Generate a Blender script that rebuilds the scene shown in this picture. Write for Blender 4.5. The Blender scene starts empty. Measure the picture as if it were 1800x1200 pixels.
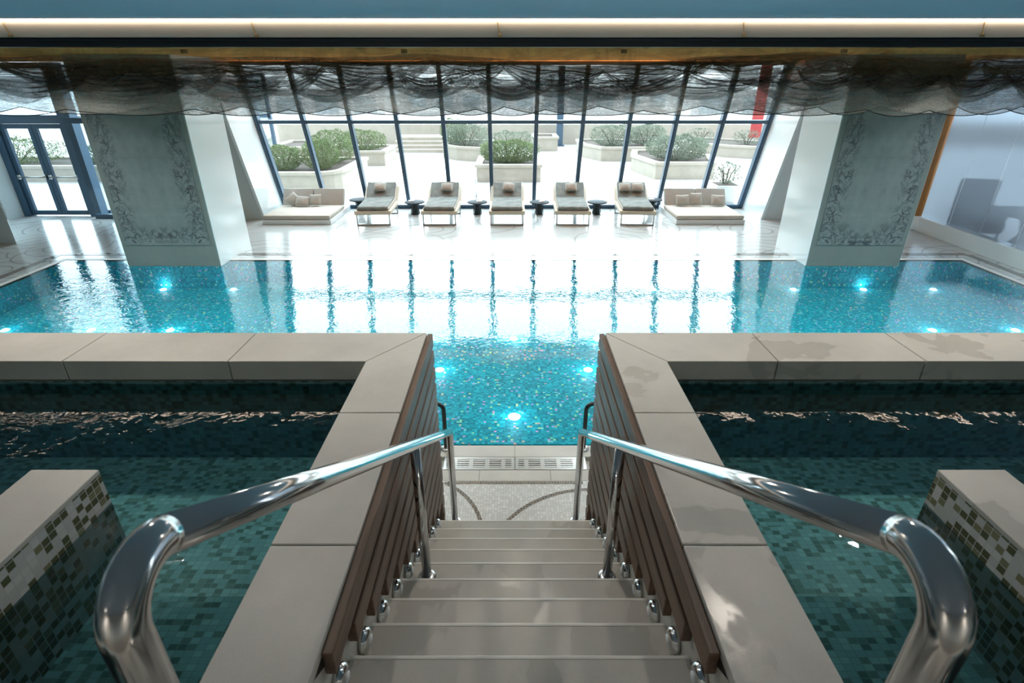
import bpy, math, random
from mathutils import Vector, Matrix, noise
random.seed(7)
S = bpy.context.scene
COL = S.collection
PI = math.pi

# ------------------------------------------------------------------ mesh helpers
class MB:
    def __init__(self):
        self.v = []; self.f = []; self.s = []
    def add(self, vs, fs, smooth=False):
        b = len(self.v)
        self.v += [tuple(p) for p in vs]
        self.f += [tuple(b + i for i in f) for f in fs]
        self.s += [smooth] * len(fs)
        return self
    def box(self, x0, x1, y0, y1, z0, z1):
        vs = [(x0,y0,z0),(x1,y0,z0),(x1,y1,z0),(x0,y1,z0),(x0,y0,z1),(x1,y0,z1),(x1,y1,z1),(x0,y1,z1)]
        return self.add(vs, [(0,3,2,1),(4,5,6,7),(0,1,5,4),(1,2,6,5),(2,3,7,6),(3,0,4,7)])
    def hexa(self, p):
        # p: 8 points, bottom ring 0-3 then top ring 4-7
        return self.add(p, [(0,3,2,1),(4,5,6,7),(0,1,5,4),(1,2,6,5),(2,3,7,6),(3,0,4,7)])
    def quad(self, a, b, c, d):
        return self.add([a,b,c,d], [(0,1,2,3)])
    def prism(self, pts, z0, z1):
        # pts: ccw polygon in xy
        n = len(pts)
        vs = [(x,y,z0) for x,y in pts] + [(x,y,z1) for x,y in pts]
        fs = [tuple(reversed(range(n))), tuple(range(n,2*n))]
        fs += [(i,(i+1)%n,n+(i+1)%n,n+i) for i in range(n)]
        return self.add(vs, fs)
    def prism_x(self, pts, x0, x1):
        # pts: polygon in yz, extruded along x
        n = len(pts)
        vs = [(x0,y,z) for y,z in pts] + [(x1,y,z) for y,z in pts]
        fs = [tuple(range(n)), tuple(reversed(range(n,2*n)))]
        fs += [(i,n+i,n+(i+1)%n,(i+1)%n) for i in range(n)]
        return self.add(vs, fs)
    def lathe(self, prof, c=(0,0,0), n=24, axis='z'):
        vs = []; fs = []
        for r,h in prof:
            for k in range(n):
                a = 2*PI*k/n
                p = (r*math.cos(a), r*math.sin(a), h)
                if axis == 'x': p = (h, r*math.cos(a), r*math.sin(a))
                vs.append((c[0]+p[0], c[1]+p[1], c[2]+p[2]))
        m = len(prof)
        for j in range(m-1):
            for k in range(n):
                fs.append((j*n+k, j*n+(k+1)%n, (j+1)*n+(k+1)%n, (j+1)*n+k))
        fs.append(tuple(reversed(range(n)))); fs.append(tuple(range((m-1)*n, m*n)))
        return self.add(vs, fs, True)
    def tube(self, pts, r, n=16, cap=True):
        P = [Vector(p) for p in pts]
        vs = []; fs = []
        T = []
        for i in range(len(P)):
            a = P[max(0,i-1)]; b = P[min(len(P)-1,i+1)]
            T.append((b-a).normalized())
        up = Vector((0,0,1)) if abs(T[0].z) < .9 else Vector((1,0,0))
        u = T[0].cross(up).normalized()
        for i in range(len(P)):
            u = (u - T[i]*u.dot(T[i])).normalized()
            w = T[i].cross(u)
            for k in range(n):
                a = 2*PI*k/n
                vs.append(P[i] + u*(r*math.cos(a)) + w*(r*math.sin(a)))
        for i in range(len(P)-1):
            for k in range(n):
                fs.append((i*n+k, i*n+(k+1)%n, (i+1)*n+(k+1)%n, (i+1)*n+k))
        if cap:
            fs.append(tuple(reversed(range(n)))); fs.append(tuple(range((len(P)-1)*n, len(P)*n)))
        return self.add(vs, fs, True)
    def build(self, name, m, parent=None, bevel=0, seg=2, loc=None):
        me = bpy.data.meshes.new(name)
        me.from_pydata(self.v, [], self.f)
        me.polygons.foreach_set('use_smooth', self.s)
        me.materials.append(m)
        me.update()
        o = bpy.data.objects.new(name, me); COL.objects.link(o)
        if parent: o.parent = parent
        if loc: o.location = loc
        if bevel:
            b = o.modifiers.new('bevel', 'BEVEL'); b.width = bevel; b.segments = seg
            b.limit_method = 'ANGLE'; b.angle_limit = .6
            b.harden_normals = False
            if seg > 2:
                for p in me.polygons: p.use_smooth = True
        return o

def bend(p0, p1, p2, r, n=8):
    """polyline corner p0-p1-p2 rounded with radius r (points of the arc)"""
    a = Vector(p1); d0 = (Vector(p0)-a).normalized(); d1 = (Vector(p2)-a).normalized()
    ang = d0.angle(d1); t = r/math.tan(ang/2)
    s = a+d0*t; e = a+d1*t
    c = a + (d0+d1).normalized()*(r/math.sin(ang/2))
    vs = s-c; ve = e-c; th = vs.angle(ve); out = []
    for i in range(n+1):
        k = i/n
        out.append(c + (vs*math.sin((1-k)*th)+ve*math.sin(k*th))/math.sin(th))
    return out

def tag(o, label=None, cat=None, group=None, kind=None):
    if label: o['label'] = label
    if cat: o['category'] = cat
    if group: o['group'] = group
    if kind: o['kind'] = kind
    return o
def empty(name, loc=(0,0,0), rz=0):
    o = bpy.data.objects.new(name, None); COL.objects.link(o)
    o.location = loc; o.rotation_euler = (0,0,rz); o.empty_display_size = .1
    return o
def dup(root, loc=None, rz=None, label=None, group=None):
    r = root.copy(); COL.objects.link(r)
    if loc is not None: r.location = loc
    if rz is not None: r.rotation_euler = (0,0,rz)
    if label: r['label'] = label
    if group: r['group'] = group
    for ch in list(root.children):
        c = ch.copy(); COL.objects.link(c); c.parent = r
        for g in ch.children:
            d = g.copy(); COL.objects.link(d); d.parent = c
    return r
def struct(o, label=None, cat=None): return tag(o, label, cat, None, 'structure')

# ------------------------------------------------------------------ material helpers
class NT:
    def __init__(self, name):
        self.m = bpy.data.materials.new(name); self.m.use_nodes = True
        self.t = self.m.node_tree; self.t.nodes.clear()
        self.out = self.t.nodes.new('ShaderNodeOutputMaterial')
    def n(self, typ, ins=None, **kw):
        x = self.t.nodes.new(typ)
        for k, v in kw.items(): setattr(x, k, v)
        if ins:
            for k, v in ins.items():
                s = x.inputs[k]
                if isinstance(v, bpy.types.NodeSocket): self.t.links.new(v, s)
                else: s.default_value = v
        return x
    def math(self, op, a, b=0.0, c=0.0, clamp=False):
        x = self.n('ShaderNodeMath', {0: a, 1: b, 2: c}, operation=op); x.use_clamp = clamp
        return x.outputs[0]
    def vmath(self, op, a, b=(0,0,0)):
        return self.n('ShaderNodeVectorMath', {0: a, 1: b}, operation=op).outputs[0]
    def ramp(self, fac, stops, interp='LINEAR'):
        x = self.n('ShaderNodeValToRGB', {0: fac}); r = x.color_ramp; r.interpolation = interp
        while len(r.elements) < len(stops): r.elements.new(.5)
        for e, (p, c) in zip(r.elements, stops):
            e.position = p; e.color = (c[0], c[1], c[2], 1) if not isinstance(c, (int, float)) else (c, c, c, 1)
        return x.outputs[0]
    def mix(self, fac, a, b, blend='MIX'):
        x = self.n('ShaderNodeMix', data_type='RGBA', blend_type=blend)
        for i, v in ((0, fac), (6, a), (7, b)):
            s = x.inputs[i]
            if isinstance(v, bpy.types.NodeSocket): self.t.links.new(v, s)
            else: s.default_value = v if not isinstance(v, tuple) else (v + (1,))[:4]
        return x.outputs[2]
    def pos(self, scale=(1,1,1), loc=(0,0,0), src='Object'):
        tc = self.n('ShaderNodeTexCoord')
        return self.n('ShaderNodeMapping', {0: tc.outputs[src], 'Location': loc, 'Scale': scale}).outputs[0]
    def noise(self, vec, scale=5, detail=3, rough=.5, dist=0, out=0):
        return self.n('ShaderNodeTexNoise', {'Vector': vec, 'Scale': scale, 'Detail': detail, 'Roughness': rough, 'Distortion': dist}).outputs[out]
    def bump(self, h, strength=.3, dist=.01):
        return self.n('ShaderNodeBump', {'Height': h, 'Strength': strength, 'Distance': dist}).outputs[0]
    def pr(self, color, rough=.5, metal=0, normal=None, spec=.5, **kw):
        ins = {'Base Color': color if isinstance(color, bpy.types.NodeSocket) else (color + (1,))[:4],
               'Roughness': rough, 'Metallic': metal, 'Specular IOR Level': spec}
        if normal is not None: ins['Normal'] = normal
        ins.update(kw)
        x = self.n('ShaderNodeBsdfPrincipled', ins)
        return x.outputs[0]
    def done(self, sh):
        self.t.links.new(sh, self.out.inputs[0]); return self.m

def flat(name, c, rough=.5, metal=0, spec=.5, var=.0, scale=8, bump=0, bscale=60):
    t = NT(name); col = c; nrm = None
    if var:
        n = t.noise(t.pos(), scale, 4)
        lo = tuple(x*(1-var) for x in c); hi = tuple(min(1, x*(1+var)) for x in c)
        col = t.ramp(n, [(.3, lo), (.7, hi)])
    if bump: nrm = t.bump(t.noise(t.pos(), bscale, 4), bump, .01)
    return t.done(t.pr(col, rough, metal, nrm, spec))

def emit(name, c, s):
    t = NT(name); return t.done(t.n('ShaderNodeEmission', {0: c + (1,), 1: s}).outputs[0])

def mosaic(name, stops, size, grout, rough=.25, gw=.1, seed=.37, irid=0, spec=.5, sizes=None):
    t = NT(name)
    sz = sizes or (size, size, size)
    p = t.pos((1/sz[0], 1/sz[1], 1/sz[2]), (seed, seed, seed))
    cell = t.vmath('FLOOR', p)
    wn = t.n('ShaderNodeTexWhiteNoise', {'Vector': cell}, noise_dimensions='3D')
    # clumped choice: per tile random mixed with a broader noise
    val = t.math('ADD', t.math('MULTIPLY', wn.outputs[0], .72), t.math('MULTIPLY', t.noise(cell, .35, 1), .28))
    col = t.ramp(val, stops, 'CONSTANT')
    if irid:
        wn2 = t.n('ShaderNodeTexWhiteNoise', {'Vector': t.vmath('ADD', cell, (17.3, 5.1, 9.7))}, noise_dimensions='3D')
        hs = t.n('ShaderNodeCombineColor', {0: wn2.outputs[0], 1: .5, 2: .9}, mode='HSV').outputs[0]
        gl = t.math('GREATER_THAN', t.n('ShaderNodeTexWhiteNoise', {'Vector': t.vmath('ADD', cell, (3.3, 8.1, 1.7))}, noise_dimensions='3D').outputs[0], 1-irid)
        col = t.mix(gl, col, hs)
    fr = t.n('ShaderNodeVectorMath', {0: p}, operation='FRACTION').outputs[0]
    sf = t.n('ShaderNodeSeparateXYZ', {0: fr})
    geo = t.n('ShaderNodeNewGeometry')
    sn = t.n('ShaderNodeSeparateXYZ', {0: geo.outputs['Normal']})
    g = None
    for i in range(3):
        e = t.math('GREATER_THAN', t.math('ABSOLUTE', t.math('SUBTRACT', sf.outputs[i], .5)), .5-gw/2)
        e = t.math('MULTIPLY', e, t.math('LESS_THAN', t.math('ABSOLUTE', sn.outputs[i]), .5))
        g = e if g is None else t.math('MAXIMUM', g, e)
    col = t.mix(g, col, grout)
    return t.done(t.pr(col, rough, 0, None, spec))

def water(name, tint, agit=None, s1=5.0, s2=16.0, amp=.02):
    t = NT(name)
    p = t.pos((1, .8, 1))
    h = t.math('ADD', t.noise(p, s1, 2), t.math('MULTIPLY', t.noise(p, s2, 2), .42))
    if agit:
        sx, sy, rad, k = agit
        d = t.n('ShaderNodeVectorMath', {0: t.pos(), 1: (sx, sy, 0)}, operation='DISTANCE').outputs['Value']
        m = t.math('SUBTRACT', 1, t.math('DIVIDE', d, rad), clamp=True)
        w = t.noise(t.pos((1.0, 1.3, 1)), 5.5, 3, .6, .6)
        h = t.math('ADD', h, t.math('MULTIPLY', t.math('MULTIPLY', w, m), k))
    nb = t.bump(h, 1.0, amp)
    fr = t.n('ShaderNodeFresnel', {'IOR': 1.36, 'Normal': nb}).outputs[0]
    gl = t.n('ShaderNodeBsdfGlossy', {'Color': (1,1,1,1), 'Roughness': .02, 'Normal': nb}).outputs[0]
    tr = t.n('ShaderNodeBsdfTransparent', {0: tint + (1,)}).outputs[0]
    return t.done(t.n('ShaderNodeMixShader', {0: fr, 1: tr, 2: gl}).outputs[0])

def glass(name, tint=(.93,.97,.97), k=1.0):
    t = NT(name)
    fr = t.math('MULTIPLY', t.n('ShaderNodeFresnel', {'IOR': 1.45}).outputs[0], k)
    gl = t.n('ShaderNodeBsdfGlossy', {'Color': (1,1,1,1), 'Roughness': .0}).outputs[0]
    tr = t.n('ShaderNodeBsdfTransparent', {0: tint + (1,)}).outputs[0]
    return t.done(t.n('ShaderNodeMixShader', {0: fr, 1: tr, 2: gl}).outputs[0])

def stone(name, c, rough=.45, damp=0, streak=(1,1,1)):
    t = NT(name)
    n = t.noise(t.pos(), 3, 6, .6); f = t.noise(t.pos(), 160, 2)
    v = t.math('ADD', t.math('MULTIPLY', n, .8), t.math('MULTIPLY', f, .2))
    col = t.ramp(v, [(.25, tuple(x*.82 for x in c)), (.75, tuple(min(1, x*1.1) for x in c))])
    r = rough
    if damp:
        d = t.noise(t.pos(streak), 2.2, 4, .55, .4)
        m = t.ramp(d, [(.52, 0), (.56, 1)])
        col = t.mix(t.math('MULTIPLY', m, damp), col, tuple(x*.62 for x in c))
        r = t.math('SUBTRACT', rough, t.math('MULTIPLY', m, .2))
    return t.done(t.pr(col, r, 0, t.bump(f, .05, .004)))

def wood(name, c, axis='y', rough=.42):
    t = NT(name)
    sc = {'x': (.8, 14, 14), 'y': (14, .8, 14), 'z': (14, 14, .8)}[axis]
    n = t.noise(t.pos(sc), 2.5, 6, .65, .6)
    col = t.ramp(n, [(.25, tuple(x*.45 for x in c)), (.5, c), (.8, tuple(min(1, x*1.5) for x in c))])
    return t.done(t.pr(col, rough, 0, t.bump(n, .15, .004)))

def fabric(name, c, var=.12, sc=400, fold=0):
    t = NT(name)
    n = t.noise(t.pos(), 6, 4); w = t.noise(t.pos(), sc, 2)
    col = t.ramp(n, [(.3, tuple(x*(1-var) for x in c)), (.7, tuple(x*(1+var) for x in c))])
    h = t.math('ADD', t.math('MULTIPLY', w, .1), t.math('MULTIPLY', t.noise(t.pos((1, .6, 1)), 7, 3, .6, 1.2), fold))
    return t.done(t.pr(col, .9, 0, t.bump(h, .5, .02), .2))

def ringed(name):
    """white stone deck inlaid with thin concentric rings and larger arcs"""
    t = NT(name)
    def rings(scale, loc, stops):
        v = t.n('ShaderNodeTexVoronoi', {'Vector': t.pos((1,1,0), loc), 'Scale': scale, 'Randomness': .9}, voronoi_dimensions='2D').outputs['Distance']
        return t.ramp(v, stops)
    def st(ps, w):
        out = [(0, 0)]
        for p in ps: out += [(p-w, 0), (p, 1), (p+w, 0)]
        return out
    a = rings(.52, (0,0,0), st((.16, .3, .44), .012))
    b = rings(.3, (3.3, 1.7, 0), st((.18, .42), .008))
    k = t.math('MAXIMUM', a, b)
    g = t.noise(t.pos((1.2, 5, 1)), 2.5, 5, .6, .5)
    base = t.ramp(g, [(.3, (.45, .48, .49)), (.7, (.53, .57, .58))])
    vein = t.ramp(g, [(.485, 0), (.5, 1), (.515, 0)])
    base = t.mix(t.math('MULTIPLY', vein, .25), base, (.45, .45, .46))
    col = t.mix(t.math('MULTIPLY', k, .75), base, (.16, .15, .14))
    return t.done(t.pr(col, .16))

def marble(name, w, zb, fan=False):
    """bookmatched marble: dark veins gathered along the sides and the bottom"""
    t = NT(name)
    tc = t.n('ShaderNodeTexCoord'); s = t.n('ShaderNodeSeparateXYZ', {0: tc.outputs['Object']})
    u = t.math('ABSOLUTE', s.outputs[0]); z = s.outputs[2]
    q = t.n('ShaderNodeCombineXYZ', {0: u, 1: 0.0, 2: z}).outputs[0]
    wob = t.math('MULTIPLY', t.math('SUBTRACT', t.noise(q, 2.2, 2), .5), .3)
    du = t.math('ABSOLUTE', t.math('SUBTRACT', t.math('ADD', u, wob), w*.80))
    side = t.math('SUBTRACT', 1, t.math('DIVIDE', du, w*.26), clamp=True)
    zz = t.math('ADD', z, t.math('MULTIPLY', wob, .6))
    if fan:
        hgt = t.math('ADD', .18, t.math('MULTIPLY', u, .45))
        bot = t.math('SUBTRACT', 1.25, t.math('DIVIDE', zz, hgt), clamp=True)
    else:
        bot = t.math('SUBTRACT', 1, t.math('DIVIDE', t.math('ABSOLUTE', t.math('SUBTRACT', zz, .17)), .16), clamp=True)
    mask = t.math('MAXIMUM', side, bot)
    def vein(scale, wd, seed, dist):
        n = t.noise(t.vmath('ADD', q, (seed, 0, seed)), scale, 4, .55, dist)
        d = t.math('ABSOLUTE', t.math('SUBTRACT', n, .5))
        return t.math('SUBTRACT', 1, t.math('DIVIDE', d, wd), clamp=True)
    v1 = vein(4.2, .045, 1.3, .8); v2 = vein(8.5, .045, 5.7, 1.0); v3 = vein(2.0, .008, 9.1, .6)
    k = t.math('MULTIPLY', t.math('MAXIMUM', v1, t.math('MULTIPLY', v2, .7)), t.math('POWER', mask, .6))
    k = t.math('MAXIMUM', k, t.math('MULTIPLY', v3, .12))
    base = t.ramp(t.noise(q, 5, 5), [(.3, (.25, .265, .255)), (.7, (.32, .335, .32))])
    seam = t.math('LESS_THAN', t.math('ABSOLUTE', t.math('SUBTRACT', t.n('ShaderNodeMath', {0: z, 1: .98}, operation='MODULO').outputs[0], .49)), .0035)
    col = t.mix(k, base, (.055, .055, .065)); col = t.mix(t.math('MULTIPLY', seam, .5), col, (.2, .2, .2))
    return t.done(t.pr(col, .25))

def sheer(name, a0, a1, c=(.045, .038, .034), seed=0, fine=0):
    t = NT(name)
    p = t.pos((1, 1, 1.0), (seed, 0, seed*.3))
    def crease(sc, rot, w, d):
        tc = t.n('ShaderNodeTexCoord')
        mp = t.n('ShaderNodeMapping', {0: tc.outputs['Object'], 'Location': (seed, 0, 0), 'Rotation': (0, rot, 0), 'Scale': sc}).outputs[0]
        n = t.noise(mp, 1.0, 4, .6, d)
        e = t.math('ABSOLUTE', t.math('SUBTRACT', n, .5))
        return t.math('SUBTRACT', 1, t.math('DIVIDE', e, w), clamp=True)
    c1 = crease((3.2, 1, .7), .5, .07, .5); c2 = crease((1.2, 1, 5), -.1, .09, .8); c3 = crease((4, 1, .9), -.5, .05, .5)
    k = t.math('MAXIMUM', t.math('MULTIPLY', c1, .6), t.math('MAXIMUM', t.math('MULTIPLY', c2, .8), t.math('MULTIPLY', c3, .6)))
    if fine:
        c4 = crease((5, 1, 22), .18, .045, 1.4); c5 = crease((4, 1, 17), -.25, .045, 1.6)
        k = t.math('MAXIMUM', k, t.math('MULTIPLY', t.math('MAXIMUM', c4, c5), fine))
    big = t.noise(p, 1.6, 3, .6)
    a = t.math('ADD', a0, t.math('MULTIPLY', t.math('ADD', t.math('MULTIPLY', k, .45), t.math('MULTIPLY', big, .75)), a1-a0), clamp=True)
    df = t.n('ShaderNodeBsdfDiffuse', {0: c + (1,)}).outputs[0]
    tl = t.n('ShaderNodeBsdfTranslucent', {0: c + (1,)}).outputs[0]
    mx = t.n('ShaderNodeMixShader', {0: .45, 1: df, 2: tl}).outputs[0]
    tr = t.n('ShaderNodeBsdfTransparent').outputs[0]
    return t.done(t.n('ShaderNodeMixShader', {0: a, 1: tr, 2: mx}).outputs[0])

def leafmat(name, c):
    t = NT(name)
    n = t.noise(t.pos(), 5, 3)
    col = t.ramp(n, [(.3, tuple(x*.55 for x in c)), (.7, tuple(x*1.35 for x in c))])
    df = t.pr(col, .5, 0, None, .4)
    tl = t.n('ShaderNodeBsdfTranslucent', {0: col}).outputs[0]
    return t.done(t.n('ShaderNodeMixShader', {0: .3, 1: df, 2: tl}).outputs[0])

M = {}
M['steel'] = flat('polished_steel', (.62,.62,.62), .13, 1)
M['grate'] = flat('satin_steel', (.50,.50,.50), .34, 1)
M['steel_brushed'] = flat('brushed_steel', (.55,.55,.55), .3, 1)
M['dark_steel'] = flat('dark_steel', (.05,.06,.06), .25, 1)
M['stair'] = stone('stair_stone', (.54,.515,.465), .45, .28, (1.4, .6, 1))
M['edge_highlight'] = flat('pale_edge_highlight', (.72,.70,.65), .4)  # step edge highlight put into a paler colour
M['coping'] = stone('coping_stone', (.52,.50,.455), .42, .0)
M['coping_damp'] = stone('damp_coping_stone', (.52,.50,.455), .42, .28)
M['joint'] = flat('joint', (.16,.15,.13), .9)
M['slat'] = wood('walnut_slat', (.13,.078,.05), 'y', .5)
M['slat_back'] = flat('dark_backing', (.012,.009,.007), .9)
M['stringer'] = flat('stringer_stone', (.50,.49,.45), .5, 0, .5, .08)
TEAL = [(0,(.002,.24,.36)),(.28,(.003,.32,.45)),(.42,(.004,.40,.54)),(.58,(.008,.47,.62)),(.74,(.03,.60,.73))]
M['pool_mosaic'] = mosaic('pool_mosaic', TEAL, .03, (.02,.42,.50), .5, .12, .37, .07, .15)
M['tub_mosaic'] = mosaic('tub_mosaic', [(0,(.055,.115,.11)),(.26,(.09,.165,.16)),(.40,(.15,.28,.30)),(.72,(.19,.335,.355))], .026, (.13,.21,.21), .4, .10, .41, .0, .15, (.036,.026,.026))
M['block_mosaic'] = mosaic('block_mosaic', [(0,(.10,.10,.05)),(.40,(.22,.21,.12)),(.52,(.52,.53,.52)),(.75,(.60,.60,.58))], .028, (.5,.5,.47), .2, .10, .33, 0, .5, (.030,.034,.030))
M['fan_mosaic'] = mosaic('fan_mosaic', [(0,(.62,.62,.60)),(.5,(.70,.70,.68)),(.8,(.78,.78,.76))], .022, (.45,.45,.43), .35, .1)
M['dark_tesserae'] = mosaic('dark_tesserae', [(0,(.10,.075,.05)),(.5,(.17,.13,.09))], .022, (.4,.38,.34), .35, .14)
M['pool_water'] = water('pool_water', (.84,.98,.99), (-6.6,7.4,3.2,3.2), 4.2, 17.0, .0031)
M['tub_water'] = water('tub_water', (.72,.95,.95), None, 5.0, 14.0, .003)
M['tub_water_left'] = water('rippled_tub_water', (.72,.95,.95), (-3.6,1.6,2.9,5.0), 5.0, 14.0, .003)
M['deck'] = ringed('ringed_deck')
M['pool_lip'] = flat('pool_lip', (.68,.68,.66), .35)
M['dark_marble'] = stone('dark_veined_marble', (.20,.19,.18), .25, .7, (3,3,1))
M['white_panel'] = flat('gloss_white_panel', (.69,.755,.765), .12, 0, .6)
M['white_wall'] = flat('white_wall', (.67,.73,.74), .5)
M['pillar'] = flat('pillar_stone', (.27,.285,.26), .35, 0, .5, .03)
M['marble'] = marble('bookmatched_marble', .74, 0)
M['marble_fan'] = marble('bookmatched_marble_fan', .74, 0, True)
M['blue_frame'] = flat('blue_grey_aluminium', (.045,.095,.155), .35, .0, .5)
M['glass'] = glass('window_glass')
M['door_glass'] = glass('door_glass', (.62,.71,.74))
M['gold_ceiling'] = flat('bronze_ceiling', (.88,.37,.115), .95, .0, .0, .12, 1.2)
M['ceiling'] = flat('blue_grey_ceiling', (.37,.46,.58), .6)
M['fascia'] = flat('fascia_cream', (.46,.42,.35), .55)
M['black'] = flat('black_track', (.012,.014,.016), .35)
M['led'] = emit('led_strip', (1.0,.82,.66), 5)
M['led_amber'] = emit('amber_led_strip', (1.0,.55,.22), 3)
M['added_can_bronze'] = flat('added_can_bronze', (.30,.17,.06), .6)
M['gold_wire'] = flat('brass_wire', (.7,.45,.2), .3, 1)
M['wood_post'] = wood('amber_post', (.42,.17,.03), 'z')
M['cream'] = fabric('cream_upholstery', (.62,.56,.46), .05)
M['white_powder'] = flat('white_powder_coat', (.72,.74,.75), .4)
M['mattress'] = fabric('light_taupe_canvas', (.50,.47,.42), .06)
M['bed_back'] = fabric('grey_taupe_canvas', (.40,.385,.35), .05)
M['towel'] = fabric('grey_cover', (.195,.215,.205), .25, 300, .9)
M['pillow'] = fabric('taupe_pillow', (.42,.40,.36), .06)
M['table'] = flat('dark_lacquer', (.04,.055,.068), .7, 0, .1)
M['table_wire'] = flat('dark_wire', (.05,.06,.065), .4, .6)
M['paper'] = flat('white_paper', (.8,.8,.8), .6)
M['planter'] = stone('limestone', (.44,.40,.335), .7)
M['soil'] = flat('soil', (.05,.035,.025), .95)
M['terrace'] = flat('pale_terrace_paving', (.52,.505,.48), .6, 0, .5, .05, 2)
M['leaf'] = leafmat('boxwood_leaf', (.13,.18,.065))
M['leaf_blue'] = leafmat('grey_green_leaf', (.17,.21,.15))
M['leaf_pale'] = leafmat('olive_leaf', (.2,.23,.17))
M['stem'] = flat('stem', (.09,.06,.04), .9)
M['facade'] = flat('pale_facade', (.84,.83,.81), .8, 0, .5, .06, .5)
M['facade_glass'] = flat('facade_glass', (.55,.62,.64), .3)
M['red'] = flat('red_banner', (.55,.06,.06), .6)
M['white_pot'] = flat('white_pot', (.66,.65,.62), .6)
M['lamp_lens'] = emit('lamp_lens', (.85,.92,1.0), 14)
M['lamp_ring'] = emit('lamp_ring_glow', (.75,.9,1.0), 1.2)
M['downlight'] = emit('downlight', (1.0,.80,.58), 10)
M['sheer_top'] = sheer('sheer_top', .30, .86, (.17,.10,.045), 0, .35)
M['sheer_fold'] = sheer('sheer_folds', .27, .88, (.24,.195,.155), 4.1, .9)
M['sheer_hem'] = sheer('sheer_hem', .22, .74, (.26,.225,.19), 9.7, 1.3)
M['hem_edge'] = flat('hem_edge', (.03,.028,.026), .9)
M['grey_wall'] = flat('grey_wall', (.5,.48,.45), .8)
M['chair_dark'] = flat('dark_wicker', (.02,.03,.045), .8)
def frosted():
    t = NT('frosted_glass')
    a = t.n('ShaderNodeBsdfRefraction', {'Color': (.40,.44,.48,1), 'Roughness': .32, 'IOR': 1.05}).outputs[0]
    b = t.n('ShaderNodeBsdfTranslucent', {0: (.32,.35,.38,1)}).outputs[0]
    g = t.n('ShaderNodeBsdfGlossy', {0: (1,1,1,1), 1: .08}).outputs[0]
    m = t.n('ShaderNodeMixShader', {0: .35, 1: a, 2: b}).outputs[0]
    return t.done(t.n('ShaderNodeMixShader', {0: .05, 1: m, 2: g}).outputs[0])
M['frosted'] = frosted()

# ------------------------------------------------------------------ setting: floor, walls, ceilings
PX, PY0, PY1, PZ, WZ = 8.28, 4.04, 9.65, -.42, -.002      # pool
def floor_mesh():
    mb = MB()
    z = 0
    mb.quad((-12.3,PY1,z),(9.4,PY1,z),(9.4,14.35,z),(-12.3,14.35,z))
    mb.quad((-12.3,PY0,z),(-PX,PY0,z),(-PX,PY1,z),(-12.3,PY1,z))
    mb.quad((PX,PY0,z),(9.4,PY0,z),(9.4,PY1,z),(PX,PY1,z))
    return mb
struct(floor_mesh().build('floor', M['deck']), 'white deck floor inlaid with thin dark rings around the pool', 'floor')
# near deck in front of the stairs: mosaic landing, stone strips, grate recess
struct(MB().box(-9.4,9.4,2.93,3.54,-.1,0).build('floor_landing', M['fan_mosaic']), 'pale mosaic landing at the foot of the stairs', 'floor')
struct(MB().box(-9.4,9.4,3.54,3.675,-.1,.002).box(-9.4,9.4,3.855,4.02,-.1,.002).box(-9.4,9.4,3.675,3.855,-.1,-.04).build('floor_strip', M['coping'], None, .004),
       'beige stone strips on both sides of the drain grate', 'floor strip')
mb = MB()
for k in range(-7, 8):
    for y in ((3.56, 3.67), (3.87, 4.015)):
        mb.box(k*.6+.0-.002+(.3 if y[0] < 3.7 else 0), k*.6+.002+(.3 if y[0] < 3.7 else 0), y[0]-.02, y[1], .0018, .0028)
struct(mb.build('floor_joint', M['joint']))
struct(MB().box(-12.1,9.4,-3.1,2.93,-.1,0).build('floor_rear', M['coping']))
# dark tessera arcs in the landing and its border line
mb = MB().box(-.56,.56,3.50,3.53,.0,.0025)
def arc(mb, cx, cy, r, a0, a1, w=.028, n=40):
    for i in range(n):
        p = []
        for rr, k in ((r,i),(r+w,i),(r+w,i+1),(r,i+1)):
            a = a0+(a1-a0)*k/n; p.append((cx+rr*math.cos(a), cy+rr*math.sin(a), .0025))
        mb.add([p[3], p[2], p[1], p[0]] if a1 < a0 else p, [(0,1,2,3)])
arc(mb, -.92, 2.93, .66, 0, 1.05); arc(mb, .62, 2.60, .82, 1.4, 2.75)
struct(mb.build('floor_arc', M['dark_tesserae']), 'brown tessera arcs and border line set into the mosaic landing', 'floor inlay')
# pool basin
mb = MB()
mb.quad((-PX,PY0,PZ),(PX,PY0,PZ),(PX,PY1,PZ),(-PX,PY1,PZ))
mb.quad((-PX,PY1,PZ),(PX,PY1,PZ),(PX,PY1,0),(-PX,PY1,0))
mb.quad((-PX,PY0,PZ),(-PX,PY1,PZ),(-PX,PY1,0),(-PX,PY0,0))
mb.quad((PX,PY1,PZ),(PX,PY0,PZ),(PX,PY0,0),(PX,PY1,0))
mb.quad((PX,PY0,PZ),(-PX,PY0,PZ),(-PX,PY0,0),(PX,PY0,0))
struct(mb.build('floor_pool', M['pool_mosaic']), 'teal glass mosaic basin of the large swimming pool', 'pool')
tag(MB().quad((-PX+.001,PY0+.001,WZ),(PX-.001,PY0+.001,WZ),(PX-.001,PY1-.001,WZ),(-PX+.001,PY1-.001,WZ)).build('pool_water', M['pool_water']),
    'clear turquoise water of the large swimming pool', 'water', None, 'stuff')
mb = MB().box(-PX-.10,PX+.10,PY1,PY1+.10,-.03,.003).box(-PX-.10,-PX,PY0,PY1,-.03,.003).box(PX,PX+.10,PY0,PY1,-.03,.003)
struct(mb.build('trim_lip', M['pool_lip'], None, .001), 'white stone lip around the far edge of the pool', 'pool edge')
mb = MB().box(-PX-.36,PX+.36,PY1+.30,PY1+.44,-.03,.004).box(-PX-.44,-PX-.30,PY0,PY1+.30,-.03,.004).box(PX+.30,PX+.44,PY0,PY1+.30,-.03,.004)
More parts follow.
